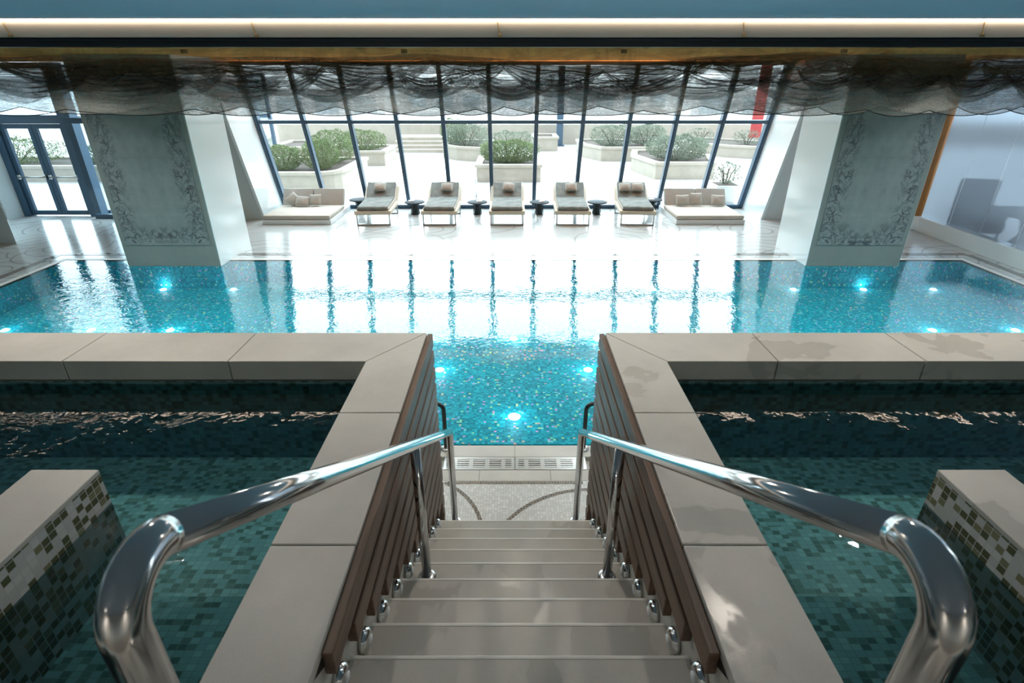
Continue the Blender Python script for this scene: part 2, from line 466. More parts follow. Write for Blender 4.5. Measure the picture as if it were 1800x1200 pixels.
struct(mb.build('trim_border', M['dark_marble']), 'dark veined marble band set in the deck around the pool', 'floor band')
# terrace outside
struct(MB().box(-40,40,14.36,60,-.3,-.005).box(9.41,40,-2,14.36,-.3,-.01).box(-40,-12.31,-2,14.36,-.3,-.01).build('ground_terrace', M['terrace']), 'bright pale paved terrace outside the windows', 'terrace')

# ceilings
struct(MB().box(-12.4,9.5,-3.1,5.50,3.48,3.9).build('ceiling', M['ceiling']), 'smooth blue grey ceiling above the hot tubs', 'ceiling')
struct(MB().box(-12.4,9.5,5.72,13.06,3.345,3.9).build('ceiling_bronze', M['gold_ceiling']), 'bronze ceiling over the large pool', 'ceiling')
struct(MB().box(-12.4,9.5,5.60,5.72,3.345,3.9).build('trim_fascia', M['fascia']), 'cream fascia board lit by the cove light', 'fascia')
struct(MB().box(-12.4,9.5,5.50,5.60,3.62,3.9).build('trim_cove', M['fascia']))
o = empty('cove_light', (-1.4,5.586,3.478)); tag(o, 'long warm white light strip in the ceiling cove', 'light strip')
MB().box(-10.9,10.8,-.011,.012,-.010,.010).build('light_strip', M['led'], o)
MB().box(-10.9,10.8,-.02,.013,.0105,.034).build('strip_channel', M['white_powder'], o)

o = empty('header_light', (0,12.62,3.33)); tag(o, 'warm light strip along the head of the big window', 'light strip')
MB().box(-5.85,5.85,-.02,.02,-.03,-.005).build('light_strip', M['led_amber'], o)
MB().box(-5.85,5.85,-.05,-.022,-.05,.014).build('strip_channel', M['black'], o)
# walls
TANG = .364; GY = 14.2                                       # raked glass: y = GY - TANG*z
def gy(z): return GY - TANG*z
struct(MB().box(-12.4,9.5,-3.2,-3.0,0,3.9).build('wall_back', M['grey_wall']))
struct(MB().box(9.3,9.5,-3.0,4.0,0,3.9).build('wall_right_rear', M['grey_wall']))
struct(MB().box(-12.1,-11.92,-3.0,13.4,0,3.9).build('wall_left', M['white_wall']), 'white wall beside the glass double door', 'wall')
struct(MB().box(5.98,9.4,12.9,13.05,0,3.345).build('wall_front_right', M['white_wall']))
struct(MB().box(-9.0,-5.98,12.9,13.05,0,3.345).build('wall_front_left', M['white_wall']))
# reveals: parallelogram side walls of the raked window
for nm, xa, xb, tx in (('wall_reveal_left', -5.98, -5.92, 'left'), ('wall_reveal_right', 5.92, 5.98, 'right')):
    mb = MB().prism_x([(12.9,0),(GY+.1,0),(gy(3.345)+.1,3.345),(12.9-TANG*3.345,3.345)], xa, xb)
    struct(mb.build(nm, M['white_panel']), f'slanted white reveal wall at the {tx} end of the big window', 'wall')

# ------------------------------------------------------------------ big raked window
win = empty('window_1', (0,GY,0)); struct(win, 'wide raked window wall with blue grey mullions behind the loungers', 'window')
NB = 11; HW = 5.89; sp = 2*HW/NB
def raked(mb, x0, x1, z0, z1, d0, d1):
    # member in the glass plane between z0..z1, depth offsets d0..d1 along y (local, root at GY)
    y = lambda z: -TANG*z
    mb.hexa([(x0,y(z0)+d0,z0),(x1,y(z0)+d0,z0),(x1,y(z0)+d1,z0),(x0,y(z0)+d1,z0),
             (x0,y(z1)+d0,z1),(x1,y(z1)+d0,z1),(x1,y(z1)+d1,z1),(x0,y(z1)+d1,z1)])
for k in range(NB+1):
    x = -HW + k*sp; w = .045 if 0 < k < NB else .06
    mb = MB(); raked(mb, x-w, x+w, .02, 3.36, -.10, .05)
    # thin pressure cap in front of each mullion
    raked(mb, x-w*.45, x+w*.45, .02, 3.36, -.125, -.10)
    mb.build('mullion', M['blue_frame'], win)
mb = MB(); raked(mb, -HW, HW, 2.085, 2.165, -.09, .04); mb.build('transom', M['blue_frame'], win)
mb = MB(); raked(mb, -HW-.06, HW+.06, 0, .10, -.11, .06); mb.build('sill', M['blue_frame'], win)
mb = MB(); raked(mb, -HW, HW, 3.28, 3.36, -.11, .06); mb.build('header', M['blue_frame'], win)
for k in range(NB):
    x = -HW + k*sp
    for z0, z1 in ((.10, 2.085), (2.165, 3.28)):
        y = lambda z: -TANG*z
        MB().quad((x+.045,y(z0),z0),(x+sp-.045,y(z0),z0),(x+sp-.045,y(z1),z1),(x+.045,y(z1),z1)).build('glass_pane', M['glass'], win)

# ------------------------------------------------------------------ left double door
DX0, DX1, DY = -11.86, -10.0, 13.3
dr = empty('door_1', (DX0,DY,0)); struct(dr, 'blue grey framed glass double door at the far left', 'door')
W = DX1-DX0
mb = MB().box(-.06,.10,-.09,.09,0,2.28).box(W-.28,W,-.13,.13,0,3.34).box(.10,W-.28,-.10,.10,2.10,2.28).box(.10,W-.28,-.06,.06,3.22,3.34)
mb.build('door_frame', M['blue_frame'], dr, .006)
lw = (W-.28-.10)/2
for i in range(2):
    x0 = .10+i*lw
    lf = MB().box(x0+.005,x0+.10,-.04,.04,.02,2.09).box(x0+lw-.10,x0+lw-.005,-.04,.04,.02,2.09).box(x0+.10,x0+lw-.10,-.04,.04,.02,.13).box(x0+.10,x0+lw-.10,-.04,.04,1.99,2.09).build('door_leaf', M['blue_frame'], dr, .005)
    MB().quad((x0+.10,0,.13),(x0+lw-.10,0,.13),(x0+lw-.10,0,1.99),(x0+.10,0,1.99)).build('glass_pane', M['door_glass'], lf)
    MB().tube([(x0+.04,-.095,.92),(x0+lw-.04,-.095,.92)], .018).box(x0+.03,x0+.08,-.10,-.04,.87,.97).box(x0+lw-.08,x0+lw-.03,-.10,-.04,.87,.97).build('push_bar', M['steel_brushed'], lf)
MB().quad((.1,0,2.28),(W-.28,0,2.28),(W-.28,0,3.22),(.1,0,3.22)).build('transom_pane', M['door_glass'], dr)
# glass return wall right of the door
w2 = empty('window_2', (DX1,DY,0)); struct(w2, 'narrow glass side wall between the double door and the left marble pillar', 'window')
MB().box(-.05,.05,.13,3.2,0,.10).box(-.05,.05,.13,3.2,2.12,2.24).box(-.05,.05,3.1,3.2,.1,3.34).build('window_frame', M['blue_frame'], w2)
MB().quad((0,.13,.10),(0,3.1,.10),(0,3.1,3.3),(0,.13,3.3)).build('glass_pane', M['door_glass'], w2)
w3 = empty('window_3', (-9.5,13.0,0)); struct(w3)
MB().box(-.5,.5,-.05,.05,0,.1).box(-.5,.5,-.05,.05,2.12,2.24).box(.4,.5,-.05,.05,.1,3.34).build('window_frame', M['blue_frame'], w3)
MB().quad((-.5,0,.10),(.4,0,.10),(.4,0,3.3),(-.5,0,3.3)).build('glass_pane', M['door_glass'], w3)

# ------------------------------------------------------------------ pillars
def pillar(cx, y0, y1, w, mat_marble, label, nm='pillar'):
    r = empty(nm, (cx,y0,PZ)); struct(r, label, 'pillar')
    H = 3.345-PZ
    MB().box(-w/2,w/2,0,y1-y0,0,H).build('pillar_body', M['pillar'], r, .008)
    p = MB().box(-.74,.74,-.012,.02,0,2.90).build('marble_panel', mat_marble, r, .003, loc=(0,0,.42-.03+.42-.01))
    MB().box(-w/2-.013,w/2+.013,-.013,y1-y0,.001,WZ-PZ-.004).build('mosaic_base', M['pool_mosaic'], r)
    for s in (-1, 1):
        x = s*(w/2)
        MB().box(min(x-s*.01,x+s*.012),max(x-s*.01,x+s*.012),.015,y1-y0,.42-.03,H).build('side_cladding', M['white_panel'], r, .003)
    return r
pillar(-6.07,9.3,10.55,1.64,M['marble'],'square marble faced pillar standing in the pool left of the big window')
pillar(6.07,9.3,10.55,1.64,M['marble_fan'],'square marble faced pillar standing in the pool right of the big window')
# partial pillar at the far left edge
r = empty('pillar', (-11,11.4,0)); struct(r, 'white angled pillar cut by the left edge of the photo, before the double door', 'pillar')
MB().prism([(-.9,-.64),(.9,-.64),(-.3,.68),(-.9,.68)], 0, 3.345).build('pillar_body', M['white_panel'], r, .006)
p = MB().box(-.62,.62,-.012,.01,0,2.5).build('marble_panel', M['marble'], r, .003, loc=(.3,.02,.45))
p.rotation_euler = (0,0,math.atan2(1.32,-1.2))

# ------------------------------------------------------------------ frosted glass wall on the right
wr = empty('wall_right', (8.87,0,0)); struct(wr, 'frosted glass partition on a white plinth along the right side', 'wall')
MB().box(0,.25,4.0,12.0,0,.30).build('plinth', M['white_panel'], wr, .006)
ys = [12.0-.12, 11.06, 10.25, 9.43, 8.61, 7.79, 6.97, 6.15, 5.33, 4.5]
for a, b in zip(ys[1:], ys[:-1]):
    MB().box(.09,.10,a+.006,b-.006,.30,3.345).build('frosted_pane', M['frosted'], wr)
struct(MB().box(8.84,8.99,11.9,12.02,.30,3.345).build('trim_post', M['wood_post'], None, .004), 'amber wooden post ending the frosted glass wall', 'post')
# seen dimly through the frosted glass: a chair and a table
c = empty('armchair', (9.66,11.25,0), -.2); tag(c, 'dark high backed armchair seen blurred behind the frosted glass', 'chair')
MB().box(-.36,.36,-.36,.36,.16,.44).build('seat', M['chair_dark'], c, .05, 3)
MB().box(-.36,-.22,-.36,.36,.44,.66).box(.22,.36,-.36,.36,.44,.66).build('armrest', M['chair_dark'], c, .04, 3)
MB().box(-.36,.36,.24,.38,.40,1.15).build('backrest', M['chair_dark'], c, .05, 3)
for sx in (-1,1):
    for sy in (-1,1): MB().tube([(sx*.3,sy*.3,0),(sx*.3,sy*.3,.18)],.025,8).build('leg', M['chair_dark'], c)
c = empty('table', (9.8,10.2,0)); tag(c, 'dark pedestal table seen blurred behind the frosted glass', 'table')
MB().lathe([(.02,.70),(.62,.70),(.64,.72),(.62,.75),(.02,.75)],n=32).build('tabletop', M['chair_dark'], c)
MB().lathe([(.34,0),(.34,.02),(.24,.10),(.10,.35),(.16,.58),(.30,.70)],n=24).build('pedestal', M['chair_dark'], c)

# ------------------------------------------------------------------ stairs
NR, RI, GO, B0 = 10, .146, .2256, 2.93
SW = .55
st = empty('staircase', (0,B0,0)); struct(st, 'beige stone steps leading down between the two hot tubs', 'stairs')
for i in range(NR):
    y1 = -i*GO; y0 = y1-GO-.02 if i < NR-1 else y1-1.6
    z1 = RI*(i+1)
    sp_ = MB().box(-SW,SW,y0,y1,z1-.03,z1).box(-SW,SW,y0,y1,z1-RI if i else 0,z1-.03).build('step', M['stair'], st, .004)
    MB().box(-SW,SW,y1-.001,y1+.013,z1-.03,z1+.0008).build('edge_highlight', M['edge_highlight'], sp_, .003)  # paler strip painting the bright highlight along the step edge
for s in (-1,1):
    # pale stringer face beside the steps
    x0, x1 = sorted((s*.555, s*.5745))
    MB().prism_x([(.0,0),(-2.4,0),(-2.4,1.58-.03),(-2.0,1.58-.03),(.12,.19),(.12,0)], x0, x1).build('stringer', M['stringer'], st)

# ------------------------------------------------------------------ hot tubs
CZ = 1.58; CI, CO = .556, .845; CY0, CY1 = 2.68, 3.06; TX = 4.7; TW = 1.41
def hot_tub(s, side):
    X = lambda v: s*v
    def bx(mb, a, b, y0, y1, z0, z1):
        x0, x1 = sorted((X(a), X(b))); return mb.box(x0,x1,y0,y1,z0,z1)
    r = empty('hot_tub', (X(2.6),0,0)); ox = X(2.6)
    tag(r, f'raised stone rimmed hot tub on the {side} of the stairs', 'hot tub')
    def put(mb, nm, m, bevel=0, seg=2, par=None):
        o = mb.build(nm, m, par or r, bevel, seg)
        for v in o.data.vertices: v.co.x -= ox
        return o
    # rim slabs along the stairs, mitred at the far corner
    cuts = [CY1, 2.16, 1.35, .30, -.75]
    mt = M['coping'] if s < 0 else M['coping_damp']
    for i in range(len(cuts)-1):
        a, b = cuts[i+1]+.003, cuts[i]-.003
        if i == 0: pts = [(CI,a),(CO,a),(CO,CY0-.004),(CI,CY1-.004)]
        else: pts = [(CI,a),(CO,a),(CO,b),(CI,b)]
        pts = [(X(x),y) for x,y in pts]
        if s < 0: pts = pts[::-1]
        put(MB().prism(pts, CZ-.12, CZ), 'rim_slab', mt, .004)
    xs = [CO,1.62,2.55,3.5,TX] if s < 0 else [CO,1.47,2.30,3.3,TX]
    sh = .0
    for i in range(len(xs)-1):
        a, b = xs[i]+.003, xs[i+1]-.003
        if i == 0: pts = [(CI+.004,CY1),(CO+.002,CY0),(b,CY0),(b,CY1)]
        else: pts = [(a,CY0),(b,CY0),(b,CY1),(a,CY1)]
        pts = [(X(x),y) for x,y in pts]
        if (s > 0) == (i > 0) and i > 0: pass
        put(MB().prism(pts if (i > 0) == (s > 0) else pts[::-1], CZ-.12, CZ), 'rim_slab', mt, .004)
    # dark joint bed under the slabs
    mb = MB(); bx(mb, CI+.035, CO-.02, -.7, CY1-.02, CZ-.14, CZ-.006); bx(mb, CO-.02, TX, CY0+.02, CY1-.02, CZ-.14, CZ-.006)
    put(mb, 'rim_bed', M['joint'])
    # basin
    mb = MB()
    bx(mb, CI+.02, CO-.06, -.7, CY1-.04, 0, CZ-.14)       # wall by the stairs
    bx(mb, CO-.06, TX, CY0+.04, CY1-.04, 0, CZ-.14)       # wall by the pool
    bx(mb, TX, TX+.2, -.9, CY1-.04, 0, CZ)
    bx(mb, CI+.07, TX, -.9, -.7, 0, CZ-.14)
    bx(mb, CO-.06, TX, -.7, CY0+.04, .80, .88)            # basin floor
    bas = put(mb, 'basin', M['tub_mosaic'])
    mb = MB(); bx(mb, CO-.06, TX, -.7, 1.55, .88, 1.08); put(mb, 'bench', M['tub_mosaic'], par=bas)
    mb = MB(); bx(mb, CO-.06, 1.32, -.7, 2.02, .88, 1.0); bx(mb, CO-.06, 1.5, -.7, .75, 1.08, 1.2); put(mb, 'step', M['tub_mosaic'], par=bas)
    # divider block with stone top
    mb = MB(); bx(mb, 1.70, 1.97, -.6, 1.742, 1.08, CZ-.022); blk = put(mb, 'divider_block', M['block_mosaic'])
    mb = MB(); bx(mb, 1.698, 1.972, -.602, 1.744, CZ-.022, CZ); put(mb, 'divider_top', mt, .004, par=blk)
    w = MB().quad((min(X(CO-.06),X(TX)),-.7,TW),(max(X(CO-.06),X(TX)),-.7,TW),(max(X(CO-.06),X(TX)),CY0+.04,TW),(min(X(CO-.06),X(TX)),CY0+.04,TW)).build('tub_water', M['tub_water_left'] if s < 0 else M['tub_water'])
    tag(w, f'dark green water in the {side} hot tub' + (', rippled' if s < 0 else ', almost still'), 'water', None, 'stuff')
    # slat cladding on the stair side
    c = empty('slat_cladding', (X(.55),CY1,0)); tag(c, f'dark walnut slat cladding on the {side} side of the stairs', 'wall cladding')
    mb = MB(); k = 0; z = CZ-.012
    while z > .03:
        zb = max(.012, z-.089)
        ye = B0 + .10 - (zb-.146)/.647 - CY1
        ye = max(ye, -CY1-.7)
        x0, x1 = sorted((X(-.028), X(.004)))
        if zb < .25: ye = min(ye, -.05)
        tilt = 0
        mb.box(x0,x1,ye,.012,zb,z)
        z -= .118; k += 1
    mb.build('slats', M['slat'], c, .004)
    x0, x1 = sorted((X(.0045), X(.0245)))
    ln = -CY1-.7
    MB().prism_x([(0,.005),(0,CZ-.03),(-2.15,CZ-.03),(-.10,.225),(-.04,.005)], x0, x1).build('backing', M['slat_back'], c)
    return r
hot_tub(-1, 'left'); hot_tub(1, 'right')

# step lights along the stair walls
ordn = ['lowest','second','third','fourth','fifth','sixth','seventh','eighth','ninth']
sl = empty('step_light', (0,0,0))
MB().lathe([(.046,0),(.046,.012),(.040,.026),(.022,.032),(.001,.033)], n=28, axis='x').build('housing', M['steel'], sl); slh = sl.children[0]
MB().lathe([(.020,.030),(.020,.0345),(.001,.035)], n=20, axis='x').build('lens', M['white_powder'], slh)
for s, side in ((-1,'left'),(1,'right')):
    for i in range(9):
        loc = (s*.554, B0-i*GO-.10, RI*(i+1)+.062)
        lab = f'round chrome step light on the {side} stair wall, {ordn[i]} counting from the foot' if i else f'round chrome step light on the {side} stair wall, the lowest'
        if s == -1 and i == 0: o = sl; o.location = loc
        else: o = dup(sl, loc)
        o.rotation_euler = (0,0,0 if s < 0 else PI)
        tag(o, lab, 'step light', 'chrome step lights beside the stairs')

# handrails
RX = .455
def handrail(s, side):
    x = s*RX
    r = empty('handrail', (x,3.08,0)); tag(r, f'polished steel handrail on the {side} side of the stairs', 'handrail')
    top = (0,0,.805); near = (0,-2.68,2.545)
    P = [(0,0,.0)]
    b1 = bend((0,0,0), (0,0,.815), (0,-2.68,2.556), .030)
    b2 = bend((0,0,.815), (0,-2.68,2.556), (0,-2.68,1.46), .062, 10)
    MB().tube([b1[-1]] + [b1[-1].lerp(b2[0], k/6) for k in range(1,6)] + [b2[0]] , .026, 24).build('rail', M['steel'], r)
    ym = 1.95-3.08; zm = .815+(2.556-.815)*(-ym)/2.68
    for pts, rad, base in (([(0,0,.0)] + b1, .0235, (0,0,0)), (b2 + [(0,-2.68,1.46)], .026, (0,-2.68,1.46)), ([(0,ym,.73),(0,ym,zm-.01)], .0235, (0,ym,.73))):
        p = MB().tube(pts, rad, 24).build('post', M['steel'], r)
        MB().lathe([(.045,0),(.045,.006),(.03,.012),(.024,.013)], base, 24).build('flange', M['steel_brushed'], p)
    return r
handrail(-1,'left'); handrail(1,'right')

# drain grates
def grate(x0, x1, label):
    r = empty('drain_grate', ((x0+x1)/2,3.765,0)); tag(r, label, 'drain grate', 'steel drain grates along the pool edge')
    h = (x1-x0)/2
    mb = MB().box(-h+.003,h-.003,-.085,-.055,-.04,.003).box(-h+.003,h-.003,.055,.085,-.04,.003).box(-h+.003,-h+.03,-.055,.055,-.04,.003).box(h-.03,h-.003,-.055,.055,-.04,.003)
    mb.build('frame', M['grate'], r, .001)
    mb = MB(); n = 4
    for j in range(n):
        y = -.055+.11*(j+.5)/n
        mb.box(-h+.03,h-.03,y-.0088,y+.0088,-.02,.002)
    for k in range(0,4):
        x = -h+.03+(2*h-.06)*(k+.5)/4; mb.box(x-.018,x+.018,-.055,.055,-.02,.0018)
    mb.build('bars', M['grate'], r)
grate(-.62,.0,'steel drain grate left of the centre joint at the pool edge'); grate(.0,.62,'steel drain grate right of the centre joint at the pool edge')
# pool grab rails
for s, side in ((-1,'left'),(1,'right')):
    r = empty('grab_rail', (s*.62,3.97,0)); tag(r, f'dark steel grab rail at the pool edge on the {side}, beyond the slats', 'grab rail')
    pts = [(0,0,0)] + bend((0,0,0),(0,0,.47),(s*.5,.08,.50),.06) + bend((0,0,.47),(s*.5,.08,.50),(s*.5,.28,-.42),.06) + [(s*.5,.28,-.40)]
    MB().tube(pts, .019, 16).build('rail', M['dark_steel'], r)
    MB().lathe([(.05,.002),(.05,.01),(.03,.02),(.02,.022)], (0,0,0), 20).build('flange', M['steel_brushed'], r)

# ------------------------------------------------------------------ underwater lights
pl = empty('pool_light', (0,0,0))
MB().lathe([(.085,0),(.085,.010),(.062,.014)], n=28).build('ring', M['lamp_ring'], pl); plr = pl.children[0]
MB().lathe([(.060,.012),(.05,.020),(.001,.022)], n=24).build('lens', M['lamp_lens'], plr)
first = True
LAMPS = []
def plight(x, y, lab, sc=1):
    global first
    if first: o = pl; o.location = (x,y,PZ+.001); first = False
    else: o = dup(pl, (x,y,PZ+.001))
    o.scale = (sc*.72,sc*.72,1); LAMPS.append((x,y))
    tag(o, lab, 'pool light', 'round lights in the pool floor')
plight(0, 5.11, 'largest round underwater light, nearest the stairs', 1.15)
plight(-.97, 6.2, 'underwater light close to the left corner of the slat walls'); plight(.97, 6.2, 'underwater light close to the right corner of the slat walls')
for k, t in ((-1,'left of the bright one under the window reflection'),(0,'in the middle of the window reflection'),(1,'right of the bright one under the window reflection')):
    plight(k*1.225, 7.14, 'underwater light ' + t)
for k in range(-5,7):
    w = ['first','second','third','fourth','fifth','sixth','seventh','eighth','ninth','tenth','eleventh','twelfth'][k+5]
    plight(1.265*k, 9.20, f'underwater light along the far pool edge, {w} from the left')
for x, t in ((-7.7,'leftmost light just behind the left hot tub rim'),(-6.4,'second light behind the left hot tub rim'),(-5.2,'third light behind the left hot tub rim'),(6.34,'inner light behind the right hot tub rim'),(7.6,'rightmost light just behind the right hot tub rim')):
    plight(x, 7.44, 'underwater ' + t)

# ------------------------------------------------------------------ loungers
def pillow_mesh(w, h, t, n=14, seed=0):
    mb = MB(); vs = []
    for side in (1,-1):
        for j in range(n+1):
            for i in range(n+1):
                u = 2*i/n-1; v = 2*j/n-1
                e = max(0,(1-u*u)*(1-v*v))**.42
                pin = 1-.06*(1-abs(u)**2)*(abs(v)**3)-.0
                pin2 = 1-.06*(1-abs(v)**2)*(abs(u)**3)
                wz = noise.noise((u*1.7+seed, v*1.7, side))*.012*e
                vs.append((u*w/2*pin2, v*h/2*pin, side*(t/2*e)+wz))
    fs = []; m = (n+1)**2
    for j in range(n):
        for i in range(n):
            a = j*(n+1)+i
            fs.append((a,a+1,a+n+2,a+n+1)); fs.append((m+a,m+a+n+1,m+a+n+2,m+a+1))
    mb.add(vs, fs, True); return mb
def pillow(loc, w, h, t, tilt, rz, roll, label, group, seed=0):
    o = pillow_mesh(w,h,t,14,seed).build('pillow', M['pillow'])
    o.location = loc
    o.rotation_euler = (Matrix.Rotation(rz,4,'Z') @ Matrix.Rotation(tilt,4,'X') @ Matrix.Rotation(roll,4,'Z')).to_euler()
    tag(o, label, 'pillow', group); return o

LW = .82
def lounger_parts(r):
    h = LW/2
    # two steel loop legs + long rails
    for y in (.02, 1.22):
        mb = MB(); t = .016
        mb.box(-h+.03,-h+.03+2*t,y,y+2*t,0,.24).box(h-.03-2*t,h-.03,y,y+2*t,0,.24).box(-h+.03,h-.03,y,y+2*t,0,.03)
        mb.build('leg_frame', M['steel_brushed'], r, .003)
    # cream upholstered shell with raised back
    th = .085
    pr = [(0,.24),(1.18,.24),(1.62,.56),(1.58,.62),(1.15,.325),(0,.325)]
    MB().prism_x(pr, -h, h).build('shell', M['cream'], r, .015, 3)
    # mattress with slightly upturned back
    pr = [(.05,.327),(1.15,.327),(1.585,.628),(1.545,.69),(1.13,.40),(.05,.385)]
    MB().prism_x(pr, -h+.05, h-.05).build('mattress', M['mattress'], r, .02, 3)
def cover(r, seed, length=1.0):
    """grey terry cover lying on the mattress, creased"""
    n, m = 30, 60
    prof = [(.06,.393),(1.12,.411),(1.54,.700)]
    L = [0]; 
    for a, b in zip(prof[:-1], prof[1:]): L.append(L[-1]+math.dist(a,b))
    def at(s):
        for i in range(len(prof)-1):
            if s <= L[i+1] or i == len(prof)-2:
                k = (s-L[i])/(L[i+1]-L[i]); a, b = prof[i], prof[i+1]
                return a[0]+(b[0]-a[0])*k, a[1]+(b[1]-a[1])*k
    vs = []; fs = []
    for j in range(m+1):
        s = L[-1]*j/m
        y, z = at(s)
        for i in range(n+1):
            u = i/n*2-1
            x = u*(LW/2-.07)
            wz = .014*abs(noise.noise((x*6+seed, y*5, seed)))+.010*abs(noise.noise((x*15+seed, y*9+x*4, 3.1)))
            edge = .03*noise.noise((x*3+seed*2, 7.7, 0)) if j == 0 else 0
            if j == 0: z2 = z-.05+.02*noise.noise((x*5+seed,1.2,0)); y2 = y-.03+edge*.3
            else: z2 = z+wz; y2 = y
            vs.append((x,y2,z2))
    for j in range(m):
        for i in range(n):
            a = j*(n+1)+i; fs.append((a,a+1,a+n+2,a+n+1))
    o = MB().add(vs,fs,True).build('lounger_cover', M['towel'])
    o.location = r.location; o.rotation_euler = r.rotation_euler
    so = o.modifiers.new('thick','SOLIDIFY'); so.thickness = .012; so.offset = 1
    return o
LX = [-3.18,-1.68,-.14,1.36,2.83]
names = ['next to the left daybed','second counting from the left daybed','in the middle of the row','second counting from the right daybed','next to the right daybed']
lounger = None
for i, x in enumerate(LX):
    rz = (.045,.0,.0,-.03,-.06)[i]
    if lounger is None:
        lounger = empty('sun_lounger', (x,12.26,0), rz); lounger_parts(lounger); o = lounger
    else: o = dup(lounger, (x,12.26,0), rz)
    tag(o, f'cream sun lounger with steel loop legs, {names[i]}', 'sun lounger', 'sun loungers in front of the big window')
    c = cover(o, 3.7*i+1)
    tag(c, f'creased grey cover on the lounger {names[i]}', 'cover', 'grey lounger covers')
    tilt = math.atan2(.289,.42)
    def pp(dx, lab, roll, sd, dy=1.33, w=.30, h=.24):
        z = .411+(dy-1.12)*.69+.075
        p = Matrix.Rotation(rz,4,'Z') @ Vector((dx, dy-.03, z))
        pillow((x+p.x,12.26+p.y,p.z), w, h, .13, tilt+.15, rz, roll, lab, 'taupe pillows on the loungers', sd)
    if i < 4: pp((-.02,.06,.03,.02)[i], f'taupe pillow on the lounger {names[i]}', (.05,-.03,-.12,.03)[i], i)
    else:
        pp(-.17, 'taupe pillow on the lounger next to the right daybed, left one of its pair', .04, 8); pp(.14, 'taupe pillow on the lounger next to the right daybed, right one of its pair', -.04, 9)

# daybeds
def daybed(cx, side):
    r = empty('daybed', (cx,12.35,0)); tag(r, f'low taupe double daybed with white base at the {side} end of the row', 'daybed', 'double daybeds at the ends of the lounger row')
    h = .785
    MB().box(-h,h,0,1.66,.0,.105).build('base', M['white_powder'], r, .006)
    MB().box(-h+.005,h-.02,.02,1.25,.107,.20).build('mattress', M['mattress'], r, .03, 4)
    for k in (-1,1):
        x0, x1 = (-h+.03,-.008) if k < 0 else (.008,h-.03)
        MB().prism_x([(1.18,.19),(1.32,.185),(1.56,.53),(1.43,.57)], x0, x1).build('back_cushion', M['bed_back'], r, .03, 4)
    return r
daybed(-4.965,'left'); daybed(4.53,'right')
g = 'taupe pillows on the daybeds'
pillow((-5.40,13.48,.345),.30,.30,.12,1.0,.15,.75,'tilted pillow standing on its corner on the left daybed',g,1)
pillow((-5.16,13.42,.325),.34,.26,.12,.85,.05,-.10,'middle pillow of the three on the left daybed',g,2)
pillow((-4.86,13.46,.345),.30,.28,.12,1.0,-.1,.05,'pillow at the centre seam of the left daybed',g,3)
pillow((4.16,13.46,.335),.34,.28,.12,1.0,.02,.03,'leftmost pillow on the right daybed',g,4)
pillow((4.50,13.49,.36),.30,.31,.12,1.05,.0,.0,'upright pillow at the centre seam of the right daybed',g,5)
pillow((5.03,13.46,.335),.33,.28,.12,1.0,-.05,-.06,'pillow sitting alone on the right half of the right daybed',g,6)

# side tables
tb = empty('side_table', (0,0,0))
MB().lathe([(.02,.275),(.225,.275),(.245,.285),(.245,.300),(.235,.305),(.01,.305)], n=36).build('tabletop', M['table'], tb)
MB().lathe([(.085,.0),(.090,.01),(.070,.10),(.066,.16),(.080,.275)], n=20).build('core', M['table_wire'], tb)
mb = MB()
for k in range(24):
    a = 2*PI*k/24
    mb.tube([(math.cos(a)*rr, math.sin(a)*rr, z) for rr, z in ((.115,.0),(.095,.09),(.086,.15),(.098,.22),(.125,.275))], .004, 6)
mb.build('wire_base', M['table_wire'], tb)
TXs = [(-3.86,'between the left daybed and the first lounger'),(-2.42,'between the first and second lounger from the left'),(-.88,'between the second and the middle lounger'),(.65,'right of the middle lounger'),(2.07,'between the fourth and fifth lounger from the left'),(3.50,'between the last lounger and the right daybed')]
for i, (x, lab) in enumerate(TXs):
    y = 13.45 if i not in (0, 5) else 13.75
    o = tb if i == 0 else dup(tb)
    o.location = (x,y,0)
    tag(o, 'low round dark side table ' + lab, 'side table', 'round side tables between the loungers')
for x, y, lab in ((-.83,13.43,'white folded card on the table left of the middle lounger'),(.71,13.43,'white folded card on the table right of the middle lounger'),(-2.5,13.47,'white card on the table left of the second lounger'),(3.46,13.70,'white card on the table beside the right daybed')):
    o = MB().hexa([(-.07,-.05,0),(.07,-.05,0),(.07,.05,0),(-.07,.05,0),(-.066,-.046,.018),(.066,-.046,.018),(.06,.04,.03),(-.06,.04,.03)]).build('menu_card', M['paper'], None, .004)
    o.location = (x,y,.3055); o.rotation_euler = (0,0,.3); tag(o, lab, 'card', 'white cards on the side tables')

